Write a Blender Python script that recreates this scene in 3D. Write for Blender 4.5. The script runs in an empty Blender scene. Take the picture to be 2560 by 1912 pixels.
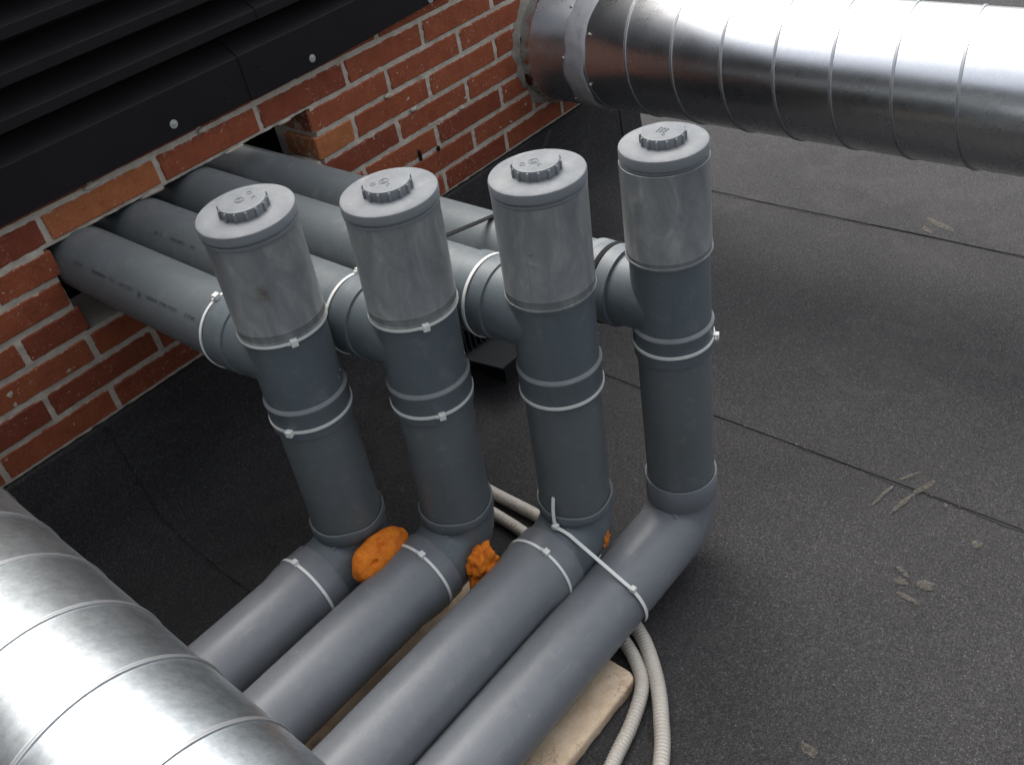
import bpy, bmesh, math, random
from mathutils import Vector, Matrix, noise
random.seed(7)
R_ = math.radians
sc = bpy.context.scene
COL = sc.collection

# ------------------------------------------------------------------ camera
cam = bpy.data.cameras.new("camera")
cam.sensor_width = 36.0
cam.lens = 2376.66 * 36.0 / 2560.0
cam.clip_start = 0.02
cam.clip_end = 300.0
camo = bpy.data.objects.new("camera", cam)
COL.objects.link(camo)
camo.location = (-0.43343, -1.7395, 1.11757)
camo.rotation_euler = (0.9019, 0.16228, -0.86676)
sc.camera = camo

# ------------------------------------------------------------------ sky and sun (hazy bright overcast, light from behind the wall)
SUN_AZ, SUN_EL = 56.0, 60.0
w = bpy.data.worlds.new("World")
sc.world = w
w.use_nodes = True
nt = w.node_tree
bg = nt.nodes["Background"]
sky = nt.nodes.new("ShaderNodeTexSky")
sky.sky_type = 'NISHITA'
sky.sun_disc = False
sky.sun_elevation = R_(SUN_EL)
sky.sun_rotation = R_(90 - SUN_AZ)
sky.air_density = 1.0
sky.dust_density = 6.0
sky.ozone_density = 1.0
hs = nt.nodes.new("ShaderNodeHueSaturation")
hs.inputs["Saturation"].default_value = 0.35
nt.links.new(sky.outputs[0], hs.inputs["Color"])
nt.links.new(hs.outputs[0], bg.inputs["Color"])
bg.inputs["Strength"].default_value = 0.15
sun = bpy.data.lights.new("sun", 'SUN')
sun.energy = 0.5
sun.angle = R_(100)
sun.color = (1.0, 0.97, 0.93)
suno = bpy.data.objects.new("sun", sun)
COL.objects.link(suno)
sdir = Vector((math.cos(R_(SUN_EL)) * math.cos(R_(SUN_AZ)), math.cos(R_(SUN_EL)) * math.sin(R_(SUN_AZ)), math.sin(R_(SUN_EL))))
suno.rotation_euler = sdir.to_track_quat('Z', 'Y').to_euler()
vs = sc.view_settings
sc.display_settings.display_device = 'sRGB'
vs.view_transform = 'Standard'
vs.look = 'None'
vs.exposure = 1.3
vs.gamma = 1.0
vs.use_curve_mapping = False
sc.render.engine = 'CYCLES'

# ------------------------------------------------------------------ materials
class N:
    """tiny node helper"""
    def __init__(s, name):
        s.m = bpy.data.materials.new(name); s.m.use_nodes = True
        s.t = s.m.node_tree; s.b = s.t.nodes["Principled BSDF"]; s.out = s.t.nodes["Material Output"]
        s.pos = None
    def n(s, typ, **kw):
        x = s.t.nodes.new(typ)
        for k, v in kw.items(): setattr(x, k, v)
        return x
    def l(s, a, b): s.t.links.new(a, b)
    def P(s):
        if s.pos is None: s.pos = s.n("ShaderNodeNewGeometry").outputs["Position"]
        return s.pos
    def noise(s, scale, detail=4, rough=0.55, vec=None, dist=0.0):
        x = s.n("ShaderNodeTexNoise"); x.inputs["Scale"].default_value = scale; x.inputs["Detail"].default_value = detail
        x.inputs["Roughness"].default_value = rough; x.inputs["Distortion"].default_value = dist
        s.l(vec or s.P(), x.inputs["Vector"]); return x.outputs["Fac"]
    def voro(s, scale, feature='F1', out="Distance", vec=None):
        x = s.n("ShaderNodeTexVoronoi", feature=feature); x.inputs["Scale"].default_value = scale
        s.l(vec or s.P(), x.inputs["Vector"]); return x.outputs[out]
    def ramp(s, fac, stops):
        x = s.n("ShaderNodeValToRGB"); e = x.color_ramp.elements
        while len(e) < len(stops): e.new(0.5)
        for el, (p, c) in zip(e, stops):
            el.position = p
            if not isinstance(c, (tuple, list)): c = (c, c, c)
            el.color = (c[0], c[1], c[2], 1)
        s.l(fac, x.inputs[0]); return x.outputs[0]
    def mix(s, fac, a, b, mode='MIX'):
        x = s.n("ShaderNodeMix", data_type='RGBA', blend_type=mode)
        for sock, v in ((x.inputs[0], fac), (x.inputs[6], a), (x.inputs[7], b)):
            if hasattr(v, "is_linked"): s.l(v, sock)
            elif isinstance(v, (tuple, list)): sock.default_value = (v[0], v[1], v[2], 1)
            else: sock.default_value = v
        return x.outputs[2]
    def math(s, op, a, b=0.0, clamp=False):
        x = s.n("ShaderNodeMath", operation=op, use_clamp=clamp)
        for sock, v in ((x.inputs[0], a), (x.inputs[1], b)):
            if hasattr(v, "is_linked"): s.l(v, sock)
            else: sock.default_value = v
        return x.outputs[0]
    def sub_pos(s, p):
        x = s.n("ShaderNodeVectorMath", operation='SUBTRACT'); s.l(s.P(), x.inputs[0]); x.inputs[1].default_value = p
        return x.outputs[0]
    def mapping(s, scale, vec=None):
        x = s.n("ShaderNodeMapping"); x.inputs["Scale"].default_value = scale; s.l(vec or s.P(), x.inputs["Vector"]); return x.outputs[0]
    def bump(s, h, strength=0.3, dist=0.001):
        x = s.n("ShaderNodeBump"); x.inputs["Strength"].default_value = strength; x.inputs["Distance"].default_value = dist
        s.l(h, x.inputs["Height"]); s.l(x.outputs[0], s.b.inputs["Normal"]); return x
    def color(s, c):
        if hasattr(c, "is_linked"): s.l(c, s.b.inputs["Base Color"])
        else: s.b.inputs["Base Color"].default_value = (c[0], c[1], c[2], 1)
    def set(s, **kw):
        for k, v in kw.items():
            sock = s.b.inputs[k.replace("_", " ")]
            if hasattr(v, "is_linked"): s.l(v, sock)
            else: sock.default_value = v

def sc3(c, k): return (c[0] * k, c[1] * k, c[2] * k)

def m_pvc(name, base, rough=0.42, dirt=(0.30, 0.30, 0.29), amount=0.25):
    a = N(name)
    big = a.noise(9, 5, 0.6)
    c = a.mix(big, sc3(base, 0.88), sc3(base, 1.12))
    sm = a.ramp(a.noise(38, 6, 0.65), [(0.55, 0.0), (0.80, 1.0)])
    c = a.mix(a.math('MULTIPLY', sm, amount), c, dirt)
    spk = a.ramp(a.noise(420, 2, 0.5), [(0.70, 0.0), (0.78, 1.0)])
    c = a.mix(a.math('MULTIPLY', spk, 0.18), c, (0.45, 0.45, 0.44))
    fl = a.ramp(a.noise(75, 3, 0.55, None, 1.5), [(0.735, 0.0), (0.76, 1.0)])
    c = a.mix(a.math('MULTIPLY', fl, 0.45), c, (0.42, 0.42, 0.41))
    st = a.ramp(a.noise(1.0, 5, 0.65, a.mapping((55, 55, 9))), [(0.52, 0.0), (0.75, 1.0)])
    c = a.mix(a.math('MULTIPLY', st, 0.28), c, sc3(base, 0.62))
    scx = a.ramp(a.noise(1.0, 2, 0.5, a.mapping((14, 240, 240))), [(0.70, 0.0), (0.73, 1.0)])
    c = a.mix(a.math('MULTIPLY', scx, 0.22), c, sc3(base, 2.0))
    a.color(c)
    a.set(Roughness=a.ramp(big, [(0.2, rough - 0.06), (0.8, rough + 0.12)]))
    a.b.inputs["Specular IOR Level"].default_value = 0.4
    a.bump(a.noise(60, 3), 0.06, 0.002)
    return a.m

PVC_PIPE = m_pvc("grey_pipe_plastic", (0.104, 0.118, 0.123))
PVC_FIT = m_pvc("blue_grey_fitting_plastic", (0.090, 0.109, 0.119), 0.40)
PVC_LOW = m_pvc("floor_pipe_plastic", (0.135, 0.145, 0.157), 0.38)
PVC_CAP = m_pvc("cap_plastic", (0.145, 0.158, 0.167), 0.5)

def m_dust():
    a = N("dusty_cap_top")
    n1 = a.noise(22, 6, 0.65)
    c = a.ramp(n1, [(0.25, (0.088, 0.098, 0.106)), (0.5, (0.126, 0.136, 0.144)), (0.72, (0.178, 0.182, 0.179))])
    s = a.ramp(a.noise(160, 4, 0.7), [(0.58, 0.0), (0.75, 1.0)])
    c = a.mix(a.math('MULTIPLY', s, 0.35), c, (0.30, 0.30, 0.285))
    a.color(c); a.set(Roughness=0.7)
    a.bump(a.noise(200, 4), 0.12, 0.001)
    return a.m
DUST = m_dust()
PVC_RIM = m_pvc("painted_rim_light_plastic", (0.165, 0.178, 0.186), 0.5)  # paler tone paints the sky catching on rims and beads; sleeve seam shares it

def m_sleeve(name, stain=None):
    a = N(name)
    st = a.mapping((30, 30, 12))
    n1 = a.noise(1.0, 6, 0.68, st, 0.8)
    n2 = a.noise(17, 5, 0.6)
    c = a.ramp(n1, [(0.30, (0.122, 0.134, 0.139)), (0.5, (0.185, 0.195, 0.193)), (0.62, (0.245, 0.252, 0.241)), (0.76, (0.35, 0.355, 0.33))])
    c = a.mix(a.math('MULTIPLY', n2, 0.28), c, (0.13, 0.142, 0.155))
    scr = a.ramp(a.noise(1.0, 3, 0.6, a.mapping((160, 160, 30))), [(0.68, 0.0), (0.74, 1.0)])
    c = a.mix(a.math('MULTIPLY', scr, 0.22), c, (0.5, 0.5, 0.48))
    if stain:
        d = a.n("ShaderNodeVectorMath", operation='LENGTH')
        a.l(a.mapping((1, 1, 0.62), a.sub_pos(stain)), d.inputs[0])
        dd = a.math('ADD', d.outputs["Value"], a.math('MULTIPLY', a.math('SUBTRACT', a.noise(120, 3), 0.5), 0.014))
        f = a.ramp(dd, [(0.0, 1.0), (0.013, 0.0)])
        c = a.mix(a.math('MULTIPLY', f, 0.85), c, (0.07, 0.042, 0.015))
    a.color(c)
    a.set(Roughness=a.ramp(n1, [(0.2, 0.28), (0.8, 0.6)]))
    a.b.inputs["Specular IOR Level"].default_value = 0.5
    a.bump(n1, 0.05, 0.002)
    # dusty clear plastic: a little of the pipe inside shows through
    tr = a.n("ShaderNodeBsdfTransparent"); tr.inputs[0].default_value = (0.9, 0.93, 0.95, 1)
    mx = a.n("ShaderNodeMixShader"); mx.inputs[0].default_value = 0.12
    a.l(a.b.outputs[0], mx.inputs[1]); a.l(tr.outputs[0], mx.inputs[2]); a.l(mx.outputs[0], a.out.inputs["Surface"])
    return a.m

def m_flat(name, c, rough=0.5, spec=0.5, var=0.12, metallic=0.0, bump=0.0, bscale=80):
    a = N(name)
    n1 = a.noise(30, 4)
    a.color(a.mix(n1, sc3(c, 1 - var), sc3(c, 1 + var)))
    a.set(Roughness=rough, Metallic=metallic)
    a.b.inputs["Specular IOR Level"].default_value = spec
    if bump: a.bump(a.noise(bscale, 4), bump, 0.002)
    return a.m
TIE = m_flat("white_nylon", (0.62, 0.63, 0.60), 0.4, 0.5, 0.06)
BLACK = m_flat("black_rubber", (0.008, 0.008, 0.009), 0.75, 0.15)
INK = m_flat("dark_print_ink", (0.035, 0.037, 0.042), 0.6)
SCREW = m_flat("zinc_screw", (0.42, 0.40, 0.35), 0.5, metallic=0.6)
WASHER = m_flat("grey_washer", (0.30, 0.31, 0.31), 0.7, 0.3)
GROUT = m_flat("grey_grout", (0.24, 0.225, 0.19), 0.9, 0.2, 0.3, bump=0.6, bscale=140)
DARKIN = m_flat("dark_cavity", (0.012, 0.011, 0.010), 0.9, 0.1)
VENTP = m_flat("dark_grey_vent_plastic", (0.013, 0.015, 0.017), 0.6, 0.2)
SEAL = m_flat("grey_duct_sealant", (0.36, 0.365, 0.375), 0.6, 0.4, 0.18, bump=0.5, bscale=90)

def m_clad():
    a = N("dark_coated_metal")
    n1 = a.noise(14, 4)
    a.color(a.mix(n1, (0.0105, 0.0095, 0.0100), (0.0155, 0.0140, 0.0147)))
    a.set(Roughness=a.ramp(a.noise(45, 4), [(0.3, 0.42), (0.7, 0.58)]))
    a.b.inputs["Specular IOR Level"].default_value = 0.09
    a.bump(a.noise(5, 2), 0.05, 0.004)
    return a.m
CLAD = m_clad()

def m_brick():
    a = N("red_clay_brick")
    oi = a.n("ShaderNodeObjectInfo")
    sepo = a.n("ShaderNodeSeparateColor"); a.l(oi.outputs["Color"], sepo.inputs[0])
    base = a.ramp(sepo.outputs[0], [(0.0, (0.135, 0.031, 0.017)), (0.25, (0.20, 0.049, 0.022)), (0.5, (0.245, 0.066, 0.028)),
                                        (0.75, (0.215, 0.054, 0.023)), (0.93, (0.275, 0.082, 0.032)), (1.0, (0.31, 0.105, 0.038))])
    n1 = a.noise(26, 6, 0.65)
    c = a.mix(a.ramp(n1, [(0.3, 0.0), (0.7, 1.0)]), a.mix(1.0, base, (0.72, 0.66, 0.66), 'MULTIPLY'), a.mix(1.0, base, (1.16, 1.2, 1.2), 'MULTIPLY'))
    n2 = a.ramp(a.noise(190, 5, 0.7), [(0.35, 0.0), (0.7, 1.0)])
    c = a.mix(a.math('MULTIPLY', n2, 0.35), c, a.mix(1.0, base, (1.5, 1.7, 1.8), 'MULTIPLY'))
    pits = a.ramp(a.noise(260, 3, 0.6), [(0.30, 1.0), (0.38, 0.0)])
    c = a.mix(a.math('MULTIPLY', pits, 0.6), c, (0.06, 0.015, 0.009))
    msk = a.ramp(a.noise(11, 3, 0.6), [(0.44, 0.0), (0.60, 1.0)])
    spk = a.ramp(a.noise(150, 4, 0.62, None, 0.6), [(0.61, 0.0), (0.66, 1.0)])
    c = a.mix(a.math('MULTIPLY', a.math('MULTIPLY', spk, msk), 0.8), c, (0.50, 0.42, 0.34))
    tc = a.n("ShaderNodeTexCoord"); sx = a.n("ShaderNodeSeparateXYZ"); a.l(tc.outputs["Generated"], sx.inputs[0])
    dz = a.math('MINIMUM', sx.outputs[2], a.math('SUBTRACT', 1.0, sx.outputs[2]))
    dx = a.math('MULTIPLY', a.math('MINIMUM', sx.outputs[0], a.math('SUBTRACT', 1.0, sx.outputs[0])), 4.0)
    de = a.math('MINIMUM', dz, dx)
    sm = a.ramp(a.math('SUBTRACT', a.noise(70, 5, 0.65), a.math('MULTIPLY', de, 2.2)), [(0.46, 0.0), (0.56, 1.0)])
    c = a.mix(a.math('MULTIPLY', sm, 0.75), c, (0.44, 0.37, 0.29))
    a.color(c); a.set(Roughness=0.82)
    a.b.inputs["Specular IOR Level"].default_value = 0.25
    h = a.math('ADD', a.noise(160, 6, 0.7), a.math('MULTIPLY', a.noise(40, 3), 0.6))
    a.bump(h, 0.45, 0.0025)
    return a.m
BRICK = m_brick()

def m_mortar():
    a = N("sandy_mortar")
    n1 = a.noise(30, 6, 0.7)
    c = a.ramp(n1, [(0.25, (0.31, 0.27, 0.22)), (0.5, (0.45, 0.40, 0.335)), (0.75, (0.56, 0.51, 0.435))])
    g = a.ramp(a.noise(420, 3, 0.6), [(0.35, 0.0), (0.65, 1.0)])
    c = a.mix(a.math('MULTIPLY', g, 0.4), c, (0.36, 0.32, 0.26))
    a.color(c); a.set(Roughness=0.93)
    a.b.inputs["Specular IOR Level"].default_value = 0.15
    a.bump(a.math('ADD', a.noise(220, 6, 0.75), a.noise(55, 4)), 0.6, 0.003)
    return a.m
MORTAR = m_mortar()

def m_felt():
    a = N("mineral_roofing_felt")
    v = a.n("ShaderNodeTexVoronoi"); v.inputs["Scale"].default_value = 520; a.l(a.P(), v.inputs["Vector"])
    g = a.n("ShaderNodeSeparateColor"); a.l(v.outputs["Color"], g.inputs[0])
    c = a.ramp(g.outputs[0], [(0.0, (0.023, 0.0226, 0.0232)), (0.45, (0.031, 0.0305, 0.0312)), (0.8, (0.040, 0.0392, 0.0398)), (0.96, (0.053, 0.0515, 0.0518)), (1.0, (0.090, 0.087, 0.085))])
    f = a.ramp(a.noise(210, 4, 0.85), [(0.34, 0.55), (0.66, 1.5)])
    c = a.mix(1.0, c, f, 'MULTIPLY')
    b = a.ramp(a.noise(1.7, 6, 0.62, None, 0.4), [(0.3, 0.82), (0.7, 1.18)])
    c = a.mix(1.0, c, b, 'MULTIPLY')
    d = a.ramp(a.noise(6, 6, 0.68, None, 0.8), [(0.58, 0.0), (0.80, 1.0)])
    c = a.mix(a.math('MULTIPLY', d, 0.20), c, (0.095, 0.09, 0.083))
    tide = a.ramp(a.noise(1.1, 4, 0.55, None, 0.6), [(0.50, 0.0), (0.525, 1.0), (0.56, 0.0)])
    c = a.mix(a.math('MULTIPLY', tide, 0.10), c, (0.10, 0.096, 0.09))
    a.color(c); a.set(Roughness=0.75)
    a.b.inputs["Specular IOR Level"].default_value = 0.16
    h = a.math('ADD', a.math('MULTIPLY', v.outputs["Distance"], -0.8), a.noise(260, 4, 0.75))
    a.bump(h, 0.8, 0.0022)
    return a.m
FELT = m_felt()
BITUMEN = m_flat("black_bitumen_edge", (0.012, 0.012, 0.013), 0.7, 0.3)

def m_galv(name, base=(0.60, 0.615, 0.63), r0=0.24, r1=0.40, mott=0.0):
    a = N(name)
    k = a.noise(150, 5, 0.65)
    n2 = a.noise(9, 4, 0.6)
    sp = a.n("ShaderNodeTexVoronoi"); sp.inputs["Scale"].default_value = 170; a.l(a.P(), sp.inputs["Vector"])
    sepc = a.n("ShaderNodeSeparateColor"); a.l(sp.outputs["Color"], sepc.inputs[0])
    k2 = a.math('ADD', a.math('MULTIPLY', sepc.outputs[0], 0.35), a.math('MULTIPLY', k, 0.65))
    c = a.mix(k2, sc3(base, 0.90), sc3(base, 1.08))
    c = a.mix(a.math('MULTIPLY', n2, 0.3), c, sc3(base, 0.82))
    if mott:
        n3 = a.ramp(a.noise(75, 6, 0.72), [(0.35, 0.0), (0.65, 1.0)])
        c = a.mix(1.0, c, a.mix(n3, (1 - mott, 1 - mott * 0.8, 1 - mott * 0.7), (1 + mott, 1 + mott, 1 + mott)), 'MULTIPLY')
    a.color(c)
    a.set(Metallic=1.0, Roughness=a.ramp(a.noise(11, 3), [(0.3, r0), (0.7, r1)]))
    return a.m
GALV = m_galv("galvanised_steel", (0.70, 0.715, 0.73), 0.25, 0.30)
GALV2 = m_galv("weathered_galvanised_steel", (0.64, 0.68, 0.70), 0.32, 0.37, 0.15)
SEAM = m_flat("dull_zinc_seam", (0.33, 0.34, 0.345), 0.45, 0.5, 0.1, metallic=0.85)

def m_foam():
    a = N("orange_expanding_foam")
    n1 = a.noise(70, 5, 0.65)
    c = a.ramp(n1, [(0.3, (0.50, 0.11, 0.008)), (0.55, (0.66, 0.185, 0.012)), (0.8, (0.74, 0.26, 0.03))])
    bn = a.ramp(a.noise(28, 4, 0.6), [(0.52, 0.0), (0.75, 1.0)])
    c = a.mix(a.math('MULTIPLY', bn, 0.5), c, (0.36, 0.085, 0.012))
    a.color(c); a.set(Roughness=0.75)
    a.b.inputs["Specular IOR Level"].default_value = 0.3
    a.bump(a.math('ADD', a.noise(260, 5, 0.7), a.voro(190)), 0.4, 0.002)
    return a.m
FOAM = m_foam()

def m_conduit():
    a = N("grey_beige_conduit_plastic")
    n1 = a.noise(20, 4)
    a.color(a.mix(n1, (0.33, 0.305, 0.265), (0.42, 0.39, 0.345))); a.set(Roughness=0.5)
    return a.m
CONDUIT = m_conduit()

def m_stone():
    a = N("tan_stone")
    n1 = a.noise(14, 7, 0.7)
    c = a.ramp(n1, [(0.25, (0.33, 0.235, 0.145)), (0.5, (0.50, 0.385, 0.265)), (0.75, (0.64, 0.53, 0.40))])
    cr = a.ramp(a.noise(5, 6, 0.75, None, 0.8), [(0.492, 0.0), (0.5, 1.0), (0.508, 0.0)])
    cr = a.math('MULTIPLY', cr, a.ramp(a.noise(12, 2), [(0.45, 0.0), (0.6, 1.0)]))
    c = a.mix(a.math('MULTIPLY', cr, 0.7), c, (0.10, 0.065, 0.035))
    g = a.ramp(a.noise(300, 4, 0.7), [(0.4, 0.0), (0.7, 1.0)])
    c = a.mix(a.math('MULTIPLY', g, 0.3), c, (0.30, 0.22, 0.14))
    a.color(c); a.set(Roughness=0.8)
    a.bump(a.math('ADD', a.noise(120, 6, 0.7), cr), 0.4, 0.003)
    return a.m
STONE = m_stone()
def m_splat():
    a = N("dried_cement_stain")
    a.color(a.mix(a.noise(60, 4), (0.075, 0.066, 0.053), (0.125, 0.11, 0.088))); a.set(Roughness=0.9)
    tr = a.n("ShaderNodeBsdfTransparent"); mx = a.n("ShaderNodeMixShader")
    a.l(a.ramp(a.noise(170, 5, 0.75), [(0.40, 0.85), (0.66, 0.15)]), mx.inputs[0])
    a.l(a.b.outputs[0], mx.inputs[1]); a.l(tr.outputs[0], mx.inputs[2]); a.l(mx.outputs[0], a.out.inputs["Surface"])
    return a.m
SPLAT = m_splat()

# ------------------------------------------------------------------ mesh helpers
class MB:
    def __init__(s): s.v = []; s.f = []; s.mi = []
    def add(s, verts, faces, mi=0):
        o = len(s.v); s.v += [tuple(p) for p in verts]
        for f in faces: s.f.append(tuple(i + o for i in f)); s.mi.append(mi)
    def box(s, x0, x1, y0, y1, z0, z1, mi=0):
        s.add([(x, y, z) for z in (z0, z1) for y in (y0, y1) for x in (x0, x1)],
              [(0, 2, 3, 1), (4, 5, 7, 6), (0, 1, 5, 4), (2, 6, 7, 3), (0, 4, 6, 2), (1, 3, 7, 5)], mi)
    def lathe(s, prof, fn, n=48, cap0=False, cap1=False, mi=0, mis=None):
        """prof: (r, t); fn(r, ang, t) -> point"""
        o = len(s.v)
        for r, t in prof:
            for k in range(n): s.v.append(tuple(fn(r, 2 * math.pi * k / n, t)))
        for j in range(len(prof) - 1):
            for k in range(n):
                a = o + j * n + k; b = o + j * n + (k + 1) % n
                s.f.append((a, b, b + n, a + n)); s.mi.append(mis[j] if mis else mi)
        if cap0: s.f.append(tuple(o + k for k in reversed(range(n)))); s.mi.append(mi if not mis else mis[0])
        if cap1:
            e = o + (len(prof) - 1) * n
            s.f.append(tuple(e + k for k in range(n))); s.mi.append(mi if not mis else mis[-1])
    def sweep(s, pts, radii, n=40, up=Vector((0, 0, 1)), cap=True, mi=0):
        pts = [Vector(p) for p in pts]; o = len(s.v); prev = None
        for i, p in enumerate(pts):
            t = (pts[min(i + 1, len(pts) - 1)] - pts[max(i - 1, 0)]).normalized()
            if prev is None:
                u = up if abs(t.dot(up)) < 0.95 else Vector((0, 1, 0)); a = (u - t * u.dot(t)).normalized()
            else: a = (prev - t * prev.dot(t)).normalized()
            prev = a; b = t.cross(a); r = radii[i] if isinstance(radii, (list, tuple)) else radii
            for k in range(n):
                an = 2 * math.pi * k / n; s.v.append(tuple(p + (a * math.cos(an) + b * math.sin(an)) * r))
        for j in range(len(pts) - 1):
            for k in range(n):
                a_ = o + j * n + k; b_ = o + j * n + (k + 1) % n
                s.f.append((a_, b_, b_ + n, a_ + n)); s.mi.append(mi)
        if cap:
            s.f.append(tuple(o + k for k in reversed(range(n)))); s.mi.append(mi)
            e = o + (len(pts) - 1) * n; s.f.append(tuple(e + k for k in range(n))); s.mi.append(mi)
    def ribbon(s, pts, wdir, width, thick, mi=0):
        pts = [Vector(p) for p in pts]; wd = Vector(wdir).normalized(); o = len(s.v)
        for i, p in enumerate(pts):
            t = (pts[min(i + 1, len(pts) - 1)] - pts[max(i - 1, 0)]).normalized()
            nn = t.cross(wd).normalized()
            for a, b in ((-1, 0), (1, 0), (1, 1), (-1, 1)): s.v.append(tuple(p + wd * (a * width / 2) + nn * (b * thick)))
        for j in range(len(pts) - 1):
            for k in range(4):
                a_ = o + j * 4 + k; b_ = o + j * 4 + (k + 1) % 4
                s.f.append((a_, b_, b_ + 4, a_ + 4)); s.mi.append(mi)
        s.f.append((o + 3, o + 2, o + 1, o)); s.mi.append(mi)
        e = o + (len(pts) - 1) * 4; s.f.append((e, e + 1, e + 2, e + 3)); s.mi.append(mi)
    def build(s, name, mats, parent=None, smooth=True, angle=32, origin=None):
        me = bpy.data.meshes.new(name)
        org = Vector(origin) if origin is not None else Vector((0, 0, 0))
        me.from_pydata([tuple(Vector(p) - org) for p in s.v], [], s.f)
        if not isinstance(mats, (list, tuple)): mats = [mats]
        for m in mats: me.materials.append(m)
        me.polygons.foreach_set("material_index", s.mi)
        bm = bmesh.new(); bm.from_mesh(me); bmesh.ops.recalc_face_normals(bm, faces=bm.faces); bm.to_mesh(me); bm.free()
        if smooth:
            me.polygons.foreach_set("use_smooth", [True] * len(me.polygons))
            me.set_sharp_from_angle(angle=R_(angle))
        me.update()
        o = bpy.data.objects.new(name, me); COL.objects.link(o)
        if parent is not None: o.parent = parent
        pl = parent_loc(parent)
        o.location = org - pl
        return o

def parent_loc(p):
    l = Vector((0, 0, 0))
    while p is not None: l += p.location; p = p.parent
    return l
def empty(name, loc):
    o = bpy.data.objects.new(name, None); COL.objects.link(o); o.location = loc; o.empty_display_size = 0.05; return o
def tag(o, label, cat, group=None):
    o["label"] = label; o["category"] = cat
    if group: o["group"] = group
    return o
def struct(o): o["kind"] = "structure"; return o
def axY(cx, cz): return lambda r, a, t: (cx + r * math.cos(a), t, cz + r * math.sin(a))
def axX(cy, cz): return lambda r, a, t: (t, cy + r * math.cos(a), cz + r * math.sin(a))
def axZ(cx, cy): return lambda r, a, t: (cx + r * math.cos(a), cy + r * math.sin(a), t)

# ------------------------------------------------------------------ roof: overlapping felt strips, upstand at the wall
ZF = -0.31
CORNER = 1.885
roof = MB(); roof.box(-14, 22, -14, 22, ZF - 0.25, ZF - 0.02)
roof = struct(roof.build("roof", FELT, smooth=False))
seams = [-2.75, -1.85, -0.94, 0.022, 0.945, 1.835, 2.76, 3.70, 4.62]
def wob(y, s): return 0.006 * noise.noise(Vector((y * 2.1, s * 7.7, 0.3))) + 0.002 * noise.noise(Vector((y * 15, s * 3.3, 1.3)))
def felt_strip(s0, s1):
    m = MB(); ny = 150
    ys = [-7 + 14 * (i / ny) for i in range(ny + 1)]
    cols = [(0.0, -0.012, 1), (0.0, 0.0036, 1), (0.02, 0.0034, 0), (0.3, 0.003, 0), (0.75, 0.0012, 0), (s1 - s0 + 0.07, 0.0004, 0)]
    o = len(m.v)
    for y in ys:
        for dx, dz, e in cols:
            x = s0 + dx + (wob(y, s0) if e or dx < 0.03 else 0)
            m.v.append((x, y, ZF + dz + 0.0014 * noise.noise(Vector((x * 2.2, y * 2.2, 0))) + (0.0012 * noise.noise(Vector((y * 9, s0, 7.0))) if dx < 0.03 else 0)))
    nc = len(cols)
    for i in range(ny):
        for j in range(nc - 1):
            a = o + i * nc + j; m.f.append((a, a + 1, a + 1 + nc, a + nc)); m.mi.append(0)
    return m.build("felt_strip", [FELT, BITUMEN], roof, angle=50)
for a, b in zip(seams[:-1], seams[1:]): felt_strip(a, b)
def bleed(s0):
    m = MB(); n = 500
    for i in range(n + 1):
        y = -3.0 + 3.0 * i / n; xe = s0 + wob(y, s0)
        wd = 0.0015 + 0.010 * max(0.0, noise.fractal(Vector((y * 7, s0 * 3, 5.0)), 0.8, 2.0, 4) + 0.05)
        for x in (xe - wd, xe + 0.001):
            m.v.append((x, y, ZF + 0.0017 + 0.0014 * noise.noise(Vector((x * 2.2, y * 2.2, 0)))))
    for i in range(n): m.f.append((2 * i, 2 * i + 1, 2 * i + 3, 2 * i + 2)); m.mi.append(0)
    m.build("bitumen_bleed", BITUMEN, roof, angle=60)
for a in (0.945, 1.835, 2.76): bleed(a)
def upstand_panel(x0, x1, lift):
    m = MB(); prof = [(-0.23, -0.006), (-0.20, 0.0055), (-0.15, 0.008), (-0.105, 0.013), (-0.066, 0.030), (-0.040, 0.058), (-0.026, 0.10), (-0.018, 0.16), (-0.013, 0.24), (-0.009, 0.3065), (0.004, 0.3075)]
    nx = max(2, int((x1 - x0) / 0.03)); o = len(m.v); npf = len(prof)
    for i in range(nx + 1):
        x = x0 + (x1 - x0) * i / nx
        for j, (y, z) in enumerate(prof):
            wv = 0.004 * noise.noise(Vector((x * 4, j * 0.7, 2.0 + lift * 100))) if 0 < j < npf - 2 else 0
            xx = x + (0.004 * noise.noise(Vector((j * 0.9, x0 * 5, 0))) if i in (0,) else 0)
            m.v.append((xx, y - lift + wv, ZF + z + lift * 0.4 + (wv if j < 5 else 0)))
    for i in range(nx):
        for j in range(npf - 1):
            a = o + i * npf + j; m.f.append((a, a + 1, a + 1 + npf, a + npf)); m.mi.append(0)
    # left edge thickness
    oe = len(m.v)
    for j in range(npf): p = m.v[o + j]; m.v.append((p[0], p[1] + 0.009, p[2] - 0.009))
    for j in range(npf - 1): m.f.append((o + j, oe + j, oe + j + 1, o + j + 1)); m.mi.append(1)
    return m.build("upstand_panel", [FELT, BITUMEN], roof, angle=60)
upstand_panel(-1.4, -0.86, 0.0)
upstand_panel(-0.94, 0.10, 0.003)
upstand_panel(0.022, 1.00, 0.006)
upstand_panel(0.945, 1.84, 0.009)
upstand_panel(1.80, CORNER + 0.014, 0.012)
core = MB(); core.box(-1.4, CORNER + 0.010, 0.0005, 1.6, ZF - 0.01, -0.006)
core.build("upstand_core", FELT, roof, smooth=False)

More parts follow.
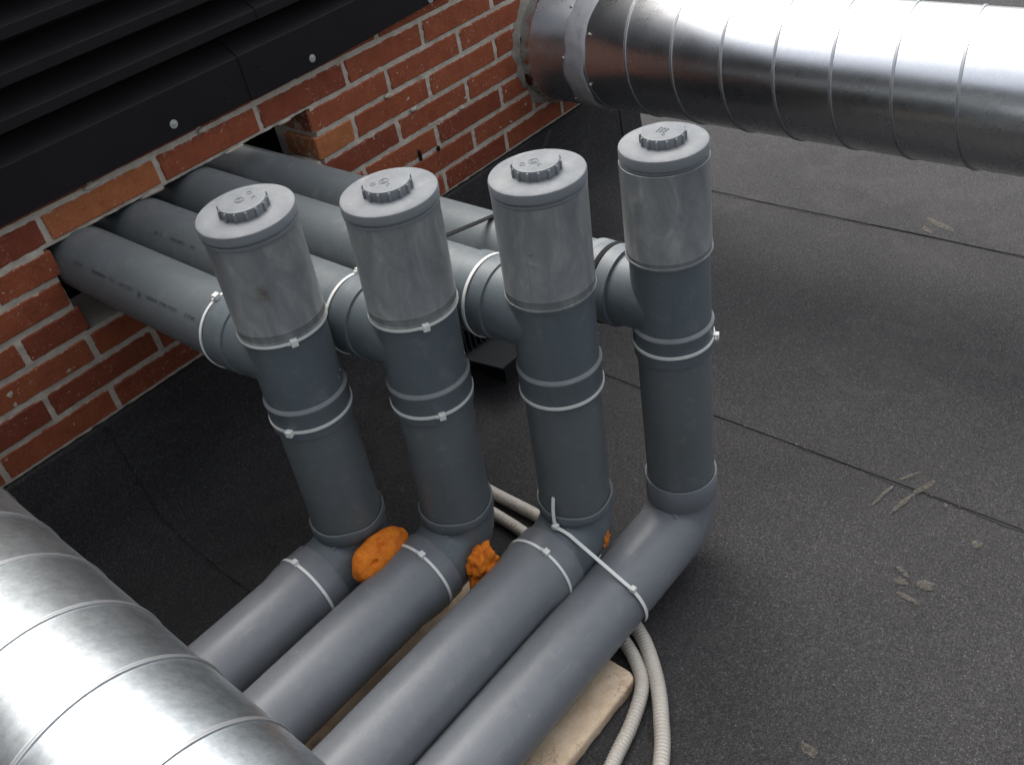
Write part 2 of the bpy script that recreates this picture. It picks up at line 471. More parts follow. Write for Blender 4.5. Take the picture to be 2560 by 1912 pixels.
# dried cement splashes on the felt
def splat(x, y, lx, ly, ang, zoff=0.0052, name="cement_splash", wall=False):
    m = MB(); n = 22; top = []; sd = random.random() * 50
    for ring, (k, h) in enumerate(((1.0, 0.0), (0.8, 0.0004), (0.4, 0.0005))):
        for i in range(n):
            a = 2 * math.pi * i / n
            r = k * (1 + 0.45 * noise.noise(Vector((math.cos(a) * 1.6 + sd, math.sin(a) * 1.6, ring * 0.1))) + 0.25 * noise.noise(Vector((math.cos(a) * 4 + sd, math.sin(a) * 4, 3.0))))
            u, v = lx * r * math.cos(a), ly * r * math.sin(a)
            du, dv = u * math.cos(ang) - v * math.sin(ang), u * math.sin(ang) + v * math.cos(ang)
            top.append((x + du, y + dv, ZF + zoff + h) if not wall else (x + du, -0.024 - h, y + dv))
    m.v = top
    for r in range(2):
        for i in range(n):
            m.f.append((r * n + i, r * n + (i + 1) % n, (r + 1) * n + (i + 1) % n, (r + 1) * n + i)); m.mi.append(0)
    m.f.append(tuple(2 * n + i for i in range(n))); m.mi.append(0)
    return m.build(name, SPLAT, roof, angle=80)
for a in [(0.898, -1.267, 0.034, 0.0035, -0.17), (0.891, -1.305, 0.034, 0.0045, -0.20), (0.952, -1.322, 0.030, 0.0055, -0.38), (0.970, -1.288, 0.024, 0.004, -0.57),
          (0.865, -1.454, 0.011, 0.009, 0.2), (0.738, -1.374, 0.016, 0.0045, -1.97), (0.730, -1.416, 0.019, 0.011, -1.38), (0.715, -1.378, 0.011, 0.008, -1.2),
          (0.688, -1.402, 0.018, 0.0055, -1.69), (0.333, -1.398, 0.016, 0.009, -1.64), (0.93, -1.375, 0.006, 0.004, 0.3)]:
    splat(*a)
splat(1.456, -0.015, 0.030, 0.011, 0.7, wall=True)
splat(1.90, -0.985, 0.05, 0.012, 1.2, 0.0052)
splat(1.86, -0.965, 0.02, 0.007, 1.0, 0.0052)

# ------------------------------------------------------------------ brick wall
HC = 0.06284; BL = 0.25; MJ = 0.0054
XL, XR = 0.092, 0.718           # pipe opening, three courses high
phase = {-1: 0.215, 0: 0.10073, 1: 0.2157, 2: 0.0859, 3: -0.0397, 4: 0.0784, 5: -0.0497, 6: 0.0689}
wall = tag(empty("brick_wall", (0.4, 0.0, 0.0)), "low red brick wall with sandy mortar and an opening for pipes", "wall")
m = MB(); Y0 = 0.0075; YB = 0.16
m.box(-1.4, XL - 0.010, Y0, YB, 0.0, 8 * HC); m.box(XR + 0.010, CORNER - 0.003, Y0, YB, 0.0, 8 * HC)
m.box(XL - 0.010, XR + 0.010, Y0 + 0.0002, YB, 0.0, 3 * HC + 0.001); m.box(XL - 0.010, XR + 0.010, Y0 + 0.0002, YB, 6 * HC - 0.001, 8 * HC)
m.build("mortar", MORTAR, wall, smooth=False)
m = MB(); gx, gz = 0.006, 0.004; nx_ = int((CORNER + 1.4) / gx); nz_ = int(8 * HC / gz); ids = {}
def mort_v(i, k):
    if (i, k) not in ids:
        x_ = -1.4 + i * gx; z_ = k * gz + 0.0005
        ids[(i, k)] = len(m.v)
        m.v.append((x_, 0.0026 + 0.0026 * noise.fractal(Vector((x_ * 45, z_ * 45, 0)), 0.7, 2.0, 3), z_))
    return ids[(i, k)]
for i in range(nx_):
    xc = -1.4 + (i + 0.5) * gx
    for k in range(nz_):
        zc_ = (k + 0.5) * gz
        if XL - 0.010 < xc < XR + 0.010 and 3 * HC + 0.002 < zc_ < 6 * HC - 0.003: continue
        m.f.append((mort_v(i, k), mort_v(i + 1, k), mort_v(i + 1, k + 1), mort_v(i, k + 1))); m.mi.append(0)
m.build("joint_face", MORTAR, wall, angle=80)
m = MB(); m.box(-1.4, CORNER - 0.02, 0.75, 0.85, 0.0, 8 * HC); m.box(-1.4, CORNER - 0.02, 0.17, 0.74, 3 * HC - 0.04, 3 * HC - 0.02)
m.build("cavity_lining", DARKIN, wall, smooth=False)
m = MB(); m.box(CORNER - 0.15, CORNER - 0.003, YB + 0.001, 1.6, 0.0, 8 * HC)
m.build("return_wall", MORTAR, wall, smooth=False)
def brick(x0, x1, c, tone, depth=0.115):
    z0 = (6 - c) * HC + MJ; z1 = (7 - c) * HC - MJ
    bm = bmesh.new()
    j = lambda k: random.uniform(-k, k)
    vs_ = [bm.verts.new((x + j(0.0012), y + (j(0.0009) if y < 0.01 else 0), z + j(0.0011))) for z in (z0, z1) for y in (0.0, depth) for x in (x0, x1)]
    for f in [(0, 2, 3, 1), (4, 5, 7, 6), (0, 1, 5, 4), (2, 6, 7, 3), (0, 4, 6, 2), (1, 3, 7, 5)]: bm.faces.new([vs_[i] for i in f])
    bmesh.ops.bevel(bm, geom=[e for e in bm.edges if min(v.co.y for v in e.verts) < 0.01], offset=0.0028, segments=1, affect='EDGES', profile=0.6)
    bmesh.ops.recalc_face_normals(bm, faces=bm.faces)
    cx = Vector(((x0 + x1) / 2, 0, (z0 + z1) / 2))
    for v in bm.verts: v.co -= cx
    me = bpy.data.meshes.new("brick"); bm.to_mesh(me); bm.free(); me.materials.append(BRICK)
    o = bpy.data.objects.new("brick", me); COL.objects.link(o); o.parent = wall; o.color = (tone, tone, tone, 1)
    o.location = cx - wall.location + Vector((0, random.uniform(-0.0012, 0.0012), 0))
for c in range(-1, 7):
    n = -7
    while True:
        a = phase[c] + n * BL + MJ; b = phase[c] + (n + 1) * BL - MJ; n += 1
        if a > CORNER: break
        if b < -1.35: continue
        b = min(b, CORNER - 0.001)
        segs = [(a, b)]
        if c in (1, 2, 3):
            segs = []
            if a < XL: segs.append((a, min(b, XL)))
            if b > XR: segs.append((max(a, XR), b))
        for s0, s1 in segs:
            if s1 - s0 > 0.018:
                tone = random.uniform(0.05, 0.86)
                if c == 0 and abs(a - 0.1055) < 0.02: tone = 0.97
                if c == 2 and abs(s0 - XR) < 0.03: tone = 1.0
                if c == 1 and abs(s0 - XR) < 0.03: tone = 0.62
                brick(s0, s1, c, tone)
# smears of mortar left on the jamb and round the duct
def lump(name, mat, parent, c, rx, ry, rz, amp=0.3, sub=3, seed=0.0, freq=2.2, fn=None):
    bm = bmesh.new(); bmesh.ops.create_icosphere(bm, subdivisions=sub, radius=1.0)
    for v in bm.verts:
        p = v.co.copy(); k = 1 + amp * noise.fractal(p * freq + Vector((seed, seed * 2, 0)), 0.7, 2.0, 4)
        if fn: k *= fn(p)
        v.co = Vector((p.x * rx * k, p.y * ry * k, p.z * rz * k))
    me = bpy.data.meshes.new(name); bm.to_mesh(me); bm.free(); me.materials.append(mat)
    me.polygons.foreach_set("use_smooth", [True] * len(me.polygons))
    o = bpy.data.objects.new(name, me); COL.objects.link(o); o.parent = parent
    o.location = Vector(c) - parent_loc(parent); return o
lump("mortar_smear", MORTAR, wall, (XR - 0.004, 0.05, 4 * HC + 0.0), 0.012, 0.055, 0.006, 0.4, 3, 3.0)
for k, (x, z, a, b) in enumerate([(0.47, 0.441, 0.012, 0.006), (0.22, 0.442, 0.02, 0.005), (0.66, 6 * HC, 0.02, 0.004), (0.32, 6 * HC - 0.002, 0.03, 0.004), (0.52, 6 * HC - 0.002, 0.025, 0.004), (0.95, 5 * HC, 0.012, 0.005), (1.02, 4 * HC, 0.012, 0.005), (1.18, 3 * HC, 0.01, 0.005)]):
    lump("mortar_smear", MORTAR, wall, (x, 0.0, z), a, 0.003, b, 0.5, 2, 5.0 + k)

for x, z, a in [(1.005, 0.137, 0.016), (1.069, 0.127, 0.008)]:
    lump("dark_wall_stain", BLACK, wall, (x, -0.002, z), 0.006, 0.003, a, 0.3, 2, x)

# ------------------------------------------------------------------ dark louvred screen above the wall
TOPZ = 1.10
scr = tag(empty("louvre_screen", (0.6, 0.1, 0.457)), "black metal louvre screen with wide fascia strip above the brick wall", "louvre")
def slat(x0, x1, zlip0, zlip1, ylip, name, run=0.052, slope=0.6, t=0.0015, rise=0.0):
    m = MB()
    prof = [(ylip, zlip0), (ylip, zlip1), (ylip + 0.0012, zlip1 + 0.0016), (ylip + run, zlip1 + run * slope)]
    inn = [(ylip + run, zlip1 + run * slope - t), (ylip + 0.002, zlip1 - t * 0.3), (ylip + t, zlip1 - t), (ylip + t, zlip0)]
    full = prof + inn; n = len(full)
    nx = max(1, int((x1 - x0) / 0.15)); o = 0
    for i in range(nx + 1):
        x = x0 + (x1 - x0) * i / nx
        up = rise * max(0.0, x - 0.80)
        for y, z in full: m.v.append((x, y + 0.0014 * noise.noise(Vector((x * 2, zlip0 * 9, 0))), z + (up if z < zlip0 + 1e-6 else up * 0.4)))
    for i in range(nx):
        for k in range(n):
            a = i * n + k; b = i * n + (k + 1) % n; m.f.append((a, b, b + n, a + n)); m.mi.append(0)
    m.f.append(tuple(range(n))); m.mi.append(0); m.f.append(tuple(nx * n + k for k in reversed(range(n)))); m.mi.append(0)
    return m.build(name, CLAD, scr, angle=14)
JX = 0.588
slat(-1.4, JX + 0.03, 0.457, 0.546, -0.0185, "fascia_strip")
slat(JX, CORNER + 0.02, 0.4565, 0.5475, -0.0205, "fascia_strip", rise=0.045)
z = 0.597; k = 0
while z < TOPZ - 0.06:
    jx = 0.66 + 0.06 * (k % 2) + 0.03 * k
    slat(-1.4, jx + 0.03, z, z + 0.018, -0.0205, "slat")
    slat(jx, CORNER + 0.02, z, z + 0.0195, -0.022, "slat")
    z += 0.067; k += 1
m = MB(); m.box(-1.4, CORNER + 0.0, 0.045, 0.06, 0.50, TOPZ); m.box(CORNER - 0.02, CORNER + 0.0, 0.061, 1.6, 0.50, TOPZ)
m.build("backing_sheet", CLAD, scr, smooth=False)
m = MB(); m.box(-1.24, -1.20, -2.6, 0.055, ZF, 1.75)  # unseen dark panel, added to shade the left bricks and duct
m.build("added_side_blocker", CLAD, scr, smooth=False)
m = MB(); m.box(-1.58, -0.52, 0.06, 0.12, TOPZ + 0.031, 2.1)  # unseen raised panel, added to block sky and darken the left duct's reflection
m.build("added_upper_blocker", CLAD, scr, smooth=False)
m = MB(); m.box(-1.45, CORNER + 0.05, -0.04, 1.7, TOPZ, TOPZ + 0.03)
m.build("top_cover", CLAD, scr, smooth=False)
def disc_screw(x, z, r, y, name, parent, mat_w, mat_h):
    m = MB(); f = lambda rr, a, t: (x + rr * math.cos(a), t, z + rr * math.sin(a))
    m.lathe([(r, y + 0.0015), (r, y - 0.0008), (r * 0.93, y - 0.0012), (r * 0.45, y - 0.0013)], f, 24, mi=0)
    m.lathe([(r * 0.45, y - 0.0013), (r * 0.44, y - 0.0024), (r * 0.38, y - 0.0030), (r * 0.15, y - 0.0030), (r * 0.13, y - 0.0018)], f, 14, cap1=True, mi=1)
    return m.build(name, [mat_w, mat_h], parent, angle=30)
disc_screw(0.407, 0.4835, 0.0085, -0.0185, "fascia_screw", scr, WASHER, SCREW)
disc_screw(0.761, 0.479, 0.0082, -0.0205, "fascia_screw", scr, WASHER, SCREW)
disc_screw(-0.02, 0.4835, 0.0085, -0.0185, "fascia_screw", scr, WASHER, SCREW)
disc_screw(1.13, 0.479, 0.0082, -0.0205, "fascia_screw", scr, WASHER, SCREW)
for x, zz in [(0.545, 0.516), (0.532, 0.485)]: disc_screw(x, zz, 0.003, -0.0185, "rivet", scr, CLAD, CLAD)
for x, zz in [(0.625, 0.514), (0.635, 0.480)]: disc_screw(x, zz, 0.003, -0.0205, "rivet", scr, CLAD, CLAD)

# ------------------------------------------------------------------ spiral ducts
def helix_rib(cx, cz, r, y0, y1, pitch, ph, sgn, wid=0.0078, hgt=0.0026, n=56):
    m = MB(); turns = abs(y1 - y0) / pitch; N_ = int(turns * n)
    prof = [(-wid / 2, -0.0006), (-wid / 2 + 0.0012, hgt * 0.8), (-0.0008, hgt), (0.0008, hgt * 0.75), (wid / 2 - 0.0012, hgt), (wid / 2, -0.0006)]
    np_ = len(prof)
    for i in range(N_ + 1):
        a = ph + sgn * 2 * math.pi * i / n; yy = y0 - pitch * i / n
        for dy, dh in prof: m.v.append((cx + (r + dh) * math.cos(a), yy + dy, cz + (r + dh) * math.sin(a)))
    for i in range(N_):
        for k in range(np_ - 1):
            a = i * np_ + k; m.f.append((a, a + 1, a + 1 + np_, a + np_)); m.mi.append(0)
    return m
def duct(name, cx, cz, r, y0, y1, mat, label, ph, sgn, pitch=0.132):
    d = tag(empty(name, (cx, y0, cz)), label, "duct", "spiral ducts leaving the wall")
    m = MB(); L = abs(y1 - y0); ns = int(L / 0.02)
    m.lathe([(r + 0.0012 * noise.noise(Vector((i * 0.09, cx, 0))), y0 - L * i / ns) for i in range(ns + 1)], axY(cx, cz), 128)
    m.build("duct_body", mat, d, angle=50)
    helix_rib(cx, cz, r, y0 - 0.02, y1 + 0.01, pitch, ph, sgn).build("lock_seam", SEAM, d, angle=50)
    return d
DX, DZ, DR = 1.574, 0.226, 0.1595
dr = duct("spiral_duct", DX, DZ, DR, -0.19, -3.4, GALV, "shiny galvanised spiral duct leaving the wall past the fourth capped pipe", 2.55, 1)
m = MB()
m.lathe([(DR + 0.0018, 0.16), (DR + 0.0018, -0.036), (DR + 0.0042, -0.040), (DR + 0.0042, -0.046), (DR + 0.0018, -0.050), (DR + 0.0018, -0.20), (DR - 0.0005, -0.205)], axY(DX, DZ), 128)
m.build("wall_collar", GALV, dr)
m = MB()
def sealf(r, a, t):
    nn = noise.noise(Vector((math.cos(a) * 5, math.sin(a) * 5, t * 60)))
    n2 = noise.noise(Vector((math.cos(a) * 2.2, math.sin(a) * 2.2, 5.0)))
    return (DX + (r + 0.0022 * nn) * math.cos(a), t + 0.010 * n2 + 0.004 * nn, DZ + (r + 0.0022 * nn) * math.sin(a))
m.lathe([(DR + 0.001, -0.158), (DR + 0.0035, -0.163), (DR + 0.0055, -0.174), (DR + 0.004, -0.184), (DR + 0.007, -0.193), (DR + 0.004, -0.202), (DR + 0.0055, -0.213), (DR + 0.003, -0.222), (DR + 0.0, -0.227)], sealf, 200)
m.build("sealant_band", SEAL, dr, angle=70)
for k in range(16):
    a = R_(150 + k * 22.5); yy = (-0.156 if k % 2 else -0.232) + random.uniform(-0.004, 0.004)
    m = MB(); c = Vector((DX + (DR + 0.001) * math.cos(a), yy, DZ + (DR + 0.001) * math.sin(a))); nrm = Vector((math.cos(a), 0, math.sin(a)))
    m.sweep([c, c + nrm * 0.004, c + nrm * 0.0058, c + nrm * 0.0062], [0.0042, 0.0040, 0.0026, 0.0008], 12, up=Vector((0, 1, 0)))
    m.build("duct_screw", SCREW, dr, angle=40)
m = MB()
def mf(r, a, t):
    nn = noise.fractal(Vector((math.cos(a) * 3, math.sin(a) * 3, t * 40)), 0.8, 2.0, 3)
    return (DX + (r + (0.012 * nn if t < -0.001 else 0.03 * nn)) * math.cos(a), t + 0.003 * nn, DZ + (r + (0.004 * nn if t < -0.006 else 0.022 * nn)) * math.sin(a))
m.lathe([(DR + 0.0005, -0.014), (DR + 0.004, -0.010), (DR + 0.010, -0.004), (DR + 0.022, 0.004)], mf, 140)
m.build("mortar_collar", GROUT, dr, angle=80)

LX, LZ = -0.41, 0.2265
dl = duct("spiral_duct", LX, LZ, 0.1595, 0.1, -2.5, GALV2, "weathered galvanised spiral duct crossing over the grey floor pipes", 1.35, 1)

# ------------------------------------------------------------------ four pipe runs
PX = [0.1513, 0.2842, 0.4236, 0.5877]
PY = [-0.6112, -0.7539, -0.9096, -1.0175]
ZH = [0.3169, 0.3103, 0.3102, 0.2676]
ZB = [-0.1229, -0.1346, -0.1557, -0.2150]
LEAN = [0.034, 0.046, 0.038, 0.015]
SCL = [1.0, 0.995, 1.0, 0.955]
LEV = [dict(cap=.5505, capb=.5365, rim=.527, line=.391, slb=.375, ring=.244, tie=.208, sock=.189, elt=-.032),
       dict(cap=.546, capb=.532, rim=.523, line=.382, slb=.366, ring=.236, tie=.197, sock=.179, elt=-.046),
       dict(cap=.5415, capb=.527, rim=.518, line=.374, slb=.358, ring=.225, tie=.178, sock=.169, elt=-.068),
       dict(cap=.533, capb=.517, rim=.510, line=.372, slb=.361, ring=.232, tie=.201, sock=.177, elt=-.097)]
LEANDIR = (0.655, -0.756)
CAPUP = [0.009, 0.005, 0.003, 0.0015]
CAPR = [1.045, 1.03, 1.01, 0.985]
CAPTILT = [0.055, 0.02, 0.005, 0.0]   # caps sit slightly askew
for _l, _u in zip(LEV, CAPUP):
    for _k in ('cap', 'capb', 'rim'): _l[_k] += _u
RP = 0.0625
LABELS = ["grey pipe run closest to the left, its riser cap nearest the black fascia",
          "grey pipe run second from left, orange foam lump resting against its floor pipe",
          "grey pipe run third from left, its sleeve marked with a faint vertical line",
          "grey pipe run furthest right, its smooth elbow reaching lowest on the roof"]
SLEEVES = [m_sleeve("dusty_clear_sleeve_stained", (0.118, -0.672, 0.462)), m_sleeve("dusty_clear_sleeve")]

def tie_ring(parent, fn, t, r, ang, mat=TIE, wid=0.0052, thick=0.0016, head=True):
    m = MB(); m.lathe([(r, t - wid / 2), (r + thick, t - wid / 2), (r + thick, t + wid / 2), (r, t + wid / 2), (r, t - wid / 2)], fn, 64)
    o = m.build("cable_tie", mat, parent, angle=30)
    if head:
        c = Vector(fn(r + 0.0035, ang, t)); nr = (Vector(fn(r + 0.01, ang, t)) - Vector(fn(r, ang, t))).normalized()
        tt = (Vector(fn(r, ang, t + 0.01)) - Vector(fn(r, ang, t))).normalized(); ta = nr.cross(tt)
        h = MB(); hx, hy, hz = 0.0052, 0.0054, 0.0046
        vs2 = []
        for a in (-1, 1):
            for b in (-1, 1):
                for c3 in (-1, 1): vs2.append(tuple(c + ta * (hx * a) + tt * (hy * b) + nr * (hz * c3)))
        h.add(vs2, [(0, 1, 3, 2), (4, 6, 7, 5), (0, 4, 5, 1), (2, 3, 7, 6), (0, 2, 6, 4), (1, 5, 7, 3)])
        # ratchet slot on top and cut end
        e = c + ta * (hx + 0.002)
        h.add([tuple(e + tt * (0.0022 * b) + nr * (0.0012 * d) + ta * (0.0025 * a)) for a in (-1, 1) for b in (-1, 1) for d in (-1, 1)],
              [(0, 1, 3, 2), (4, 6, 7, 5), (0, 4, 5, 1), (2, 3, 7, 6), (0, 2, 6, 4), (1, 5, 7, 3)])
        hb = h.build("tie_head", mat, o, smooth=False)
        bv = hb.modifiers.new("bevel", 'BEVEL'); bv.width = 0.0009; bv.segments = 2; bv.limit_method = 'ANGLE'
    return o

def print_marks(parent, cx, cz, ang, runs):
    """illegible printed characters along a pipe: small ink marks wrapped on its surface"""
    m = MB(); rr = RP + 0.00035
    rnd = random.Random(int(ang))
    for y0, y1, h in runs:
        y = y0
        while y > y1:
            wch = rnd.uniform(0.0022, 0.0034); st = rnd.choice([0, 1, 2, 3])
            segs = []
            da = h / RP
            if st in (0, 1): segs += [(y, y - 0.0009, 0, da)]
            if st in (0, 2): segs += [(y - wch + 0.0009, y - wch, 0, da)]
            if st in (1, 2, 3): segs += [(y, y - wch, 0, da * 0.2)]
            if st in (0, 3): segs += [(y, y - wch, da * 0.42, da * 0.6)]
            if st in (2, 3): segs += [(y, y - wch, da * 0.8, da)]
            for a, b, u, v in segs:
                pts = [(cx + rr * math.cos(R_(ang) + q), yy, cz + rr * math.sin(R_(ang) + q)) for yy, q in ((a, u), (b, u), (b, v), (a, v))]
                m.add(pts, [(0, 1, 2, 3)])
            y -= wch + 0.0011
    o = m.build("printed_marking", INK, parent, smooth=False); o["kind"] = "stuff"; return o

for i in range(4):
    x, y, zh, zb, L, S = PX[i], PY[i], ZH[i], ZB[i], LEV[i], SCL[i]
    run = tag(empty("pipe_run", (x, y, ZF)), LABELS[i], "pipe", "four capped grey pipe runs")
    kx, ky = LEAN[i] * LEANDIR[0], LEAN[i] * LEANDIR[1]
    def V(r, a, t, x=x, y=y, kx=kx, ky=ky): return (x + kx * (t - 0.07) + r * math.cos(a), y + ky * (t - 0.07) + r * math.sin(a), t)
    Yf = axY(x, zh); Xf = axX(y, zb)
    # pipe through the wall
    m = MB(); m.lathe([(RP, 0.6), (RP, y + 0.10)], Yf, 72); m.build("wall_pipe", PVC_PIPE, run)
    # tee
    m = MB(); rt = 0.0640 * S; rs = 0.0668 * S
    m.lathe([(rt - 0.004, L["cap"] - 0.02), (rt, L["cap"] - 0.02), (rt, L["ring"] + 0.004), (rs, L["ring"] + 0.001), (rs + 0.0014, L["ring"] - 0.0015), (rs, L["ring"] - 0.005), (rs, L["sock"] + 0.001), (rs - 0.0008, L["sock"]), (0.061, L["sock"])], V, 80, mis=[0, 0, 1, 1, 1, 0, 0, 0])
    bo = y + 0.145; ox_, oy_ = V(0, 0, zh)[0] - x, V(0, 0, zh)[1] - y
    def TB(r, a, t): return (x + ox_ * max(0.0, 1 - (t - y) / 0.145) + r * math.cos(a), t, zh + r * math.sin(a))
    m.lathe([(rt - 0.0006, y + oy_ - 0.004), (rt - 0.0004, y + 0.080), (0.0668, y + 0.0815), (0.0668, bo - 0.001), (0.0658, bo), (0.062, bo)], TB, 80)
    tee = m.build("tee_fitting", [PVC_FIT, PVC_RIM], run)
    # small moulding nibs on the tee body
    for aa, dz in ((-62, -0.052), (-50, -0.048)):
        m = MB(); c = Vector(V(rt, R_(aa), zh + dz)); nr = (c - Vector(V(0, 0, zh + dz))).normalized()
        m.sweep([c - nr * 0.001, c + nr * 0.0012, c + nr * 0.0016], [0.0022, 0.0018, 0.0006], 10); m.build("moulding_nib", PVC_CAP, tee)
    # clear dusty sleeve
    m = MB(); q = 0.0675 * S
    m.lathe([(q - 0.0012, L["rim"]), (q, L["rim"] - 0.0006), (q, L["line"] + 0.001), (q + 0.0006, L["line"]), (q + 0.0002, L["line"] - 0.001), (q + 0.0002, L["slb"] + 0.0035), (q + 0.0014, L["slb"] + 0.003), (q + 0.0014, L["slb"]), (q - 0.0022, L["slb"] - 0.0004), (q - 0.0022, L["rim"])], V, 80)
    slv = m.build("access_sleeve", SLEEVES[0 if i == 0 else 1], run)
    if i == 2:
        m = MB(); a = R_(-162)
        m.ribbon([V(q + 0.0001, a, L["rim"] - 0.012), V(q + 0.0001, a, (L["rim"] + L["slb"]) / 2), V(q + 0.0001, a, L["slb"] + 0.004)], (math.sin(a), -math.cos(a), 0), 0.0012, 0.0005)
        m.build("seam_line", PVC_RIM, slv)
        m = MB(); c = Vector(V(q, R_(-157), 0.455)); nr = (c - Vector(V(0, 0, 0.455))).normalized()
        m.sweep([c - nr * 0.001, c + nr * 0.0012, c + nr * 0.0018], [0.0032, 0.0026, 0.0008], 12); m.build("moulding_nib", PVC_CAP, slv)
    # end cap, plug
    cr_, ct_, z0_ = CAPR[i], CAPTILT[i], L["cap"]
    def VC(r, a, t, V=V, cr_=cr_, ct_=ct_):
        p = V(r * cr_, a, t); u_ = r * cr_ * (math.cos(a) * -0.655 + math.sin(a) * -0.756)
        return (p[0], p[1], t - ct_ * u_)
    m = MB(); qc = 0.0678 * S
    m.lathe([(0.0655 * S, L["rim"] - 0.002), (0.0655 * S, L["rim"] + 0.0015), (0.0672 * S, L["rim"] + 0.002), (0.0672 * S, L["capb"] - 0.004), (0.0652 * S, L["capb"] - 0.0035), (0.0652 * S, L["capb"] - 0.0008), (qc, L["capb"]),
             (qc, L["cap"] - 0.0035), (qc - 0.0009, L["cap"] - 0.0013), (qc - 0.0032, L["cap"]), (qc * 0.8, L["cap"] + 0.0003), (0.030, L["cap"] + 0.0006), (0.001, L["cap"] + 0.0006)], VC, 96, cap1=True,
            mis=[0, 0, 0, 0, 0, 0, 0, 0, 1, 1, 1, 1])
    cap = m.build("end_cap", [PVC_CAP, DUST], run)
    m = MB(); pr = 0.0325 * S; t0, t1 = L["cap"], L["cap"] + 0.0150
    m.lathe([(pr, t0), (pr, t1 - 0.002), (pr - 0.0007, t1 - 0.0006), (pr - 0.002, t1), (pr * 0.5, t1 + 0.0003), (0.001, t1 + 0.0003)], VC, 64, cap1=True, mis=[0, 0, 0, 1, 1])
    plug = m.build("screw_plug", [PVC_CAP, DUST], cap)
    m = MB(); off = random.uniform(0, 0.4)
    for k in range(14):
        a = 2 * math.pi * k / 14 + off; c0 = Vector(VC(pr + 0.0004, a, t0)); c1 = Vector(VC(pr + 0.0004, a, t1 - 0.0035)); ax = (c1 - c0).normalized()
        m.sweep([c0, c1, c1 + ax * 0.0012, c1 + ax * 0.0019], [0.0023, 0.0023, 0.0016, 0.0004], 10, up=Vector((1, 0, 0)))
    m.build("grip_ribs", PVC_CAP, cap)
    # raised emblem and lettering on the plug
    m = MB(); sp = [0.4, -0.2, -0.25, 0.0][i]
    cx0, cy0, _ = V(0, 0, t1); zt = t1 + 0.0003
    TZ = lambda px_, py_, zz_: (px_, py_, zz_ - CAPTILT[i] * ((px_ - cx0) * -0.655 + (py_ - cy0) * -0.756))
    def arc(ox, oy, r, a0, a1, wd=0.0010, n=26):
        pts = [(cx0 + ox + r * math.cos(R_(a0 + (a1 - a0) * j / n)), cy0 + oy + r * math.sin(R_(a0 + (a1 - a0) * j / n)), zt) for j in range(n + 1)]
        o_ = len(m.v)
        for j, p in enumerate(pts):
            aj = R_(a0 + (a1 - a0) * j / n); d = (math.cos(aj) * wd / 2, math.sin(aj) * wd / 2)
            m.v += [(p[0] - d[0], p[1] - d[1], zt - 0.0002), (p[0] - d[0] * .6, p[1] - d[1] * .6, zt + 0.0007), (p[0] + d[0] * .6, p[1] + d[1] * .6, zt + 0.0007), (p[0] + d[0], p[1] + d[1], zt - 0.0002)]
        for j in range(n):
            for k2 in range(3): a_ = o_ + j * 4 + k2; m.f.append((a_, a_ + 1, a_ + 5, a_ + 4)); m.mi.append(0)
    if i < 3:
        arc(-0.003, 0.001, 0.0068, 0, 360); arc(-0.003, 0.001, 0.0034, 40, 320)
        arc([0.017, -0.016, -0.016][i], [0.004, 0.010, 0.010][i], 0.0036, 0, 360); arc([0.012, -0.008, -0.008][i], [-0.012, -0.013, -0.013][i], 0.0026, -30, 210)
    else:
        for rr2 in range(3):
            for cc in range(3): arc(-0.005 + cc * 0.0055, 0.006 - rr2 * 0.0055, 0.0015, 0, 360, 0.0012, 10)
        arc(-0.011, -0.008, 0.0020, 60, 300, 0.001, 10)
    m.v = [TZ(*p) for p in m.v]
    m.build("raised_emblem", DUST, cap, angle=60)
    # vertical pipe down to the elbow
    m = MB(); m.lathe([(0.0622 * S, L["sock"] + 0.02), (0.0622 * S, L["elt"] - 0.02)], V, 72); m.build("riser_pipe", PVC_PIPE, run)
    # elbow
    br = 0.0640; etop = L["elt"]; ebot = zb + br
    c0 = Vector(V(0, 0, etop)); c1 = Vector((V(0, 0, ebot)[0], V(0, 0, ebot)[1], ebot)); re = 0.0672 * S; rb = 0.0640
    def E(r, a, t, c0=c0, c1=c1, etop=etop, ebot=ebot, i=i):
        f = (t - ebot) / max(1e-4, etop - ebot); cx_ = c1.x + (c0.x - c1.x) * f; cy_ = c1.y + (c0.y - c1.y) * f
        wv = 0.0022 * math.sin(2 * a + 0.6 + i) + 0.0012 * math.sin(5 * a + i) if (t > etop - 0.006 and i < 3) else 0
        return (cx_ + r * math.cos(a), cy_ + r * math.sin(a), t + wv)
    m = MB()
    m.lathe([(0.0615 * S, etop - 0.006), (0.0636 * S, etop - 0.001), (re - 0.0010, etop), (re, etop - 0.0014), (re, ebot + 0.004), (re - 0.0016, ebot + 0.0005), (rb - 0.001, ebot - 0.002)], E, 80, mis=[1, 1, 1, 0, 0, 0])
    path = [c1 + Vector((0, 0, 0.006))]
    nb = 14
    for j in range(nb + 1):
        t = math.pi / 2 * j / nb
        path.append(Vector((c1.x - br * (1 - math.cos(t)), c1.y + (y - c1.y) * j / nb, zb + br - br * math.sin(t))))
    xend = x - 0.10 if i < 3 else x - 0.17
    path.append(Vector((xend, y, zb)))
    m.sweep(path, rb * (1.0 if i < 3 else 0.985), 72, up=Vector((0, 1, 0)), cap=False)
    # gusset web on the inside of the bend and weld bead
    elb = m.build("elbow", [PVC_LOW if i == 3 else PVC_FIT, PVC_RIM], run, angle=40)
    m = MB(); m.ribbon([(x - 0.052, y, zb + 0.0655), (x - 0.058, y - 0.012, zb + 0.0652), (x - 0.064, y - 0.026, zb + 0.060)], (1, 0, 0), 0.006, 0.0022); m.build("weld_bead", PVC_CAP, elb)
    # long pipe along the roof, socketed onto the elbow
    m = MB()
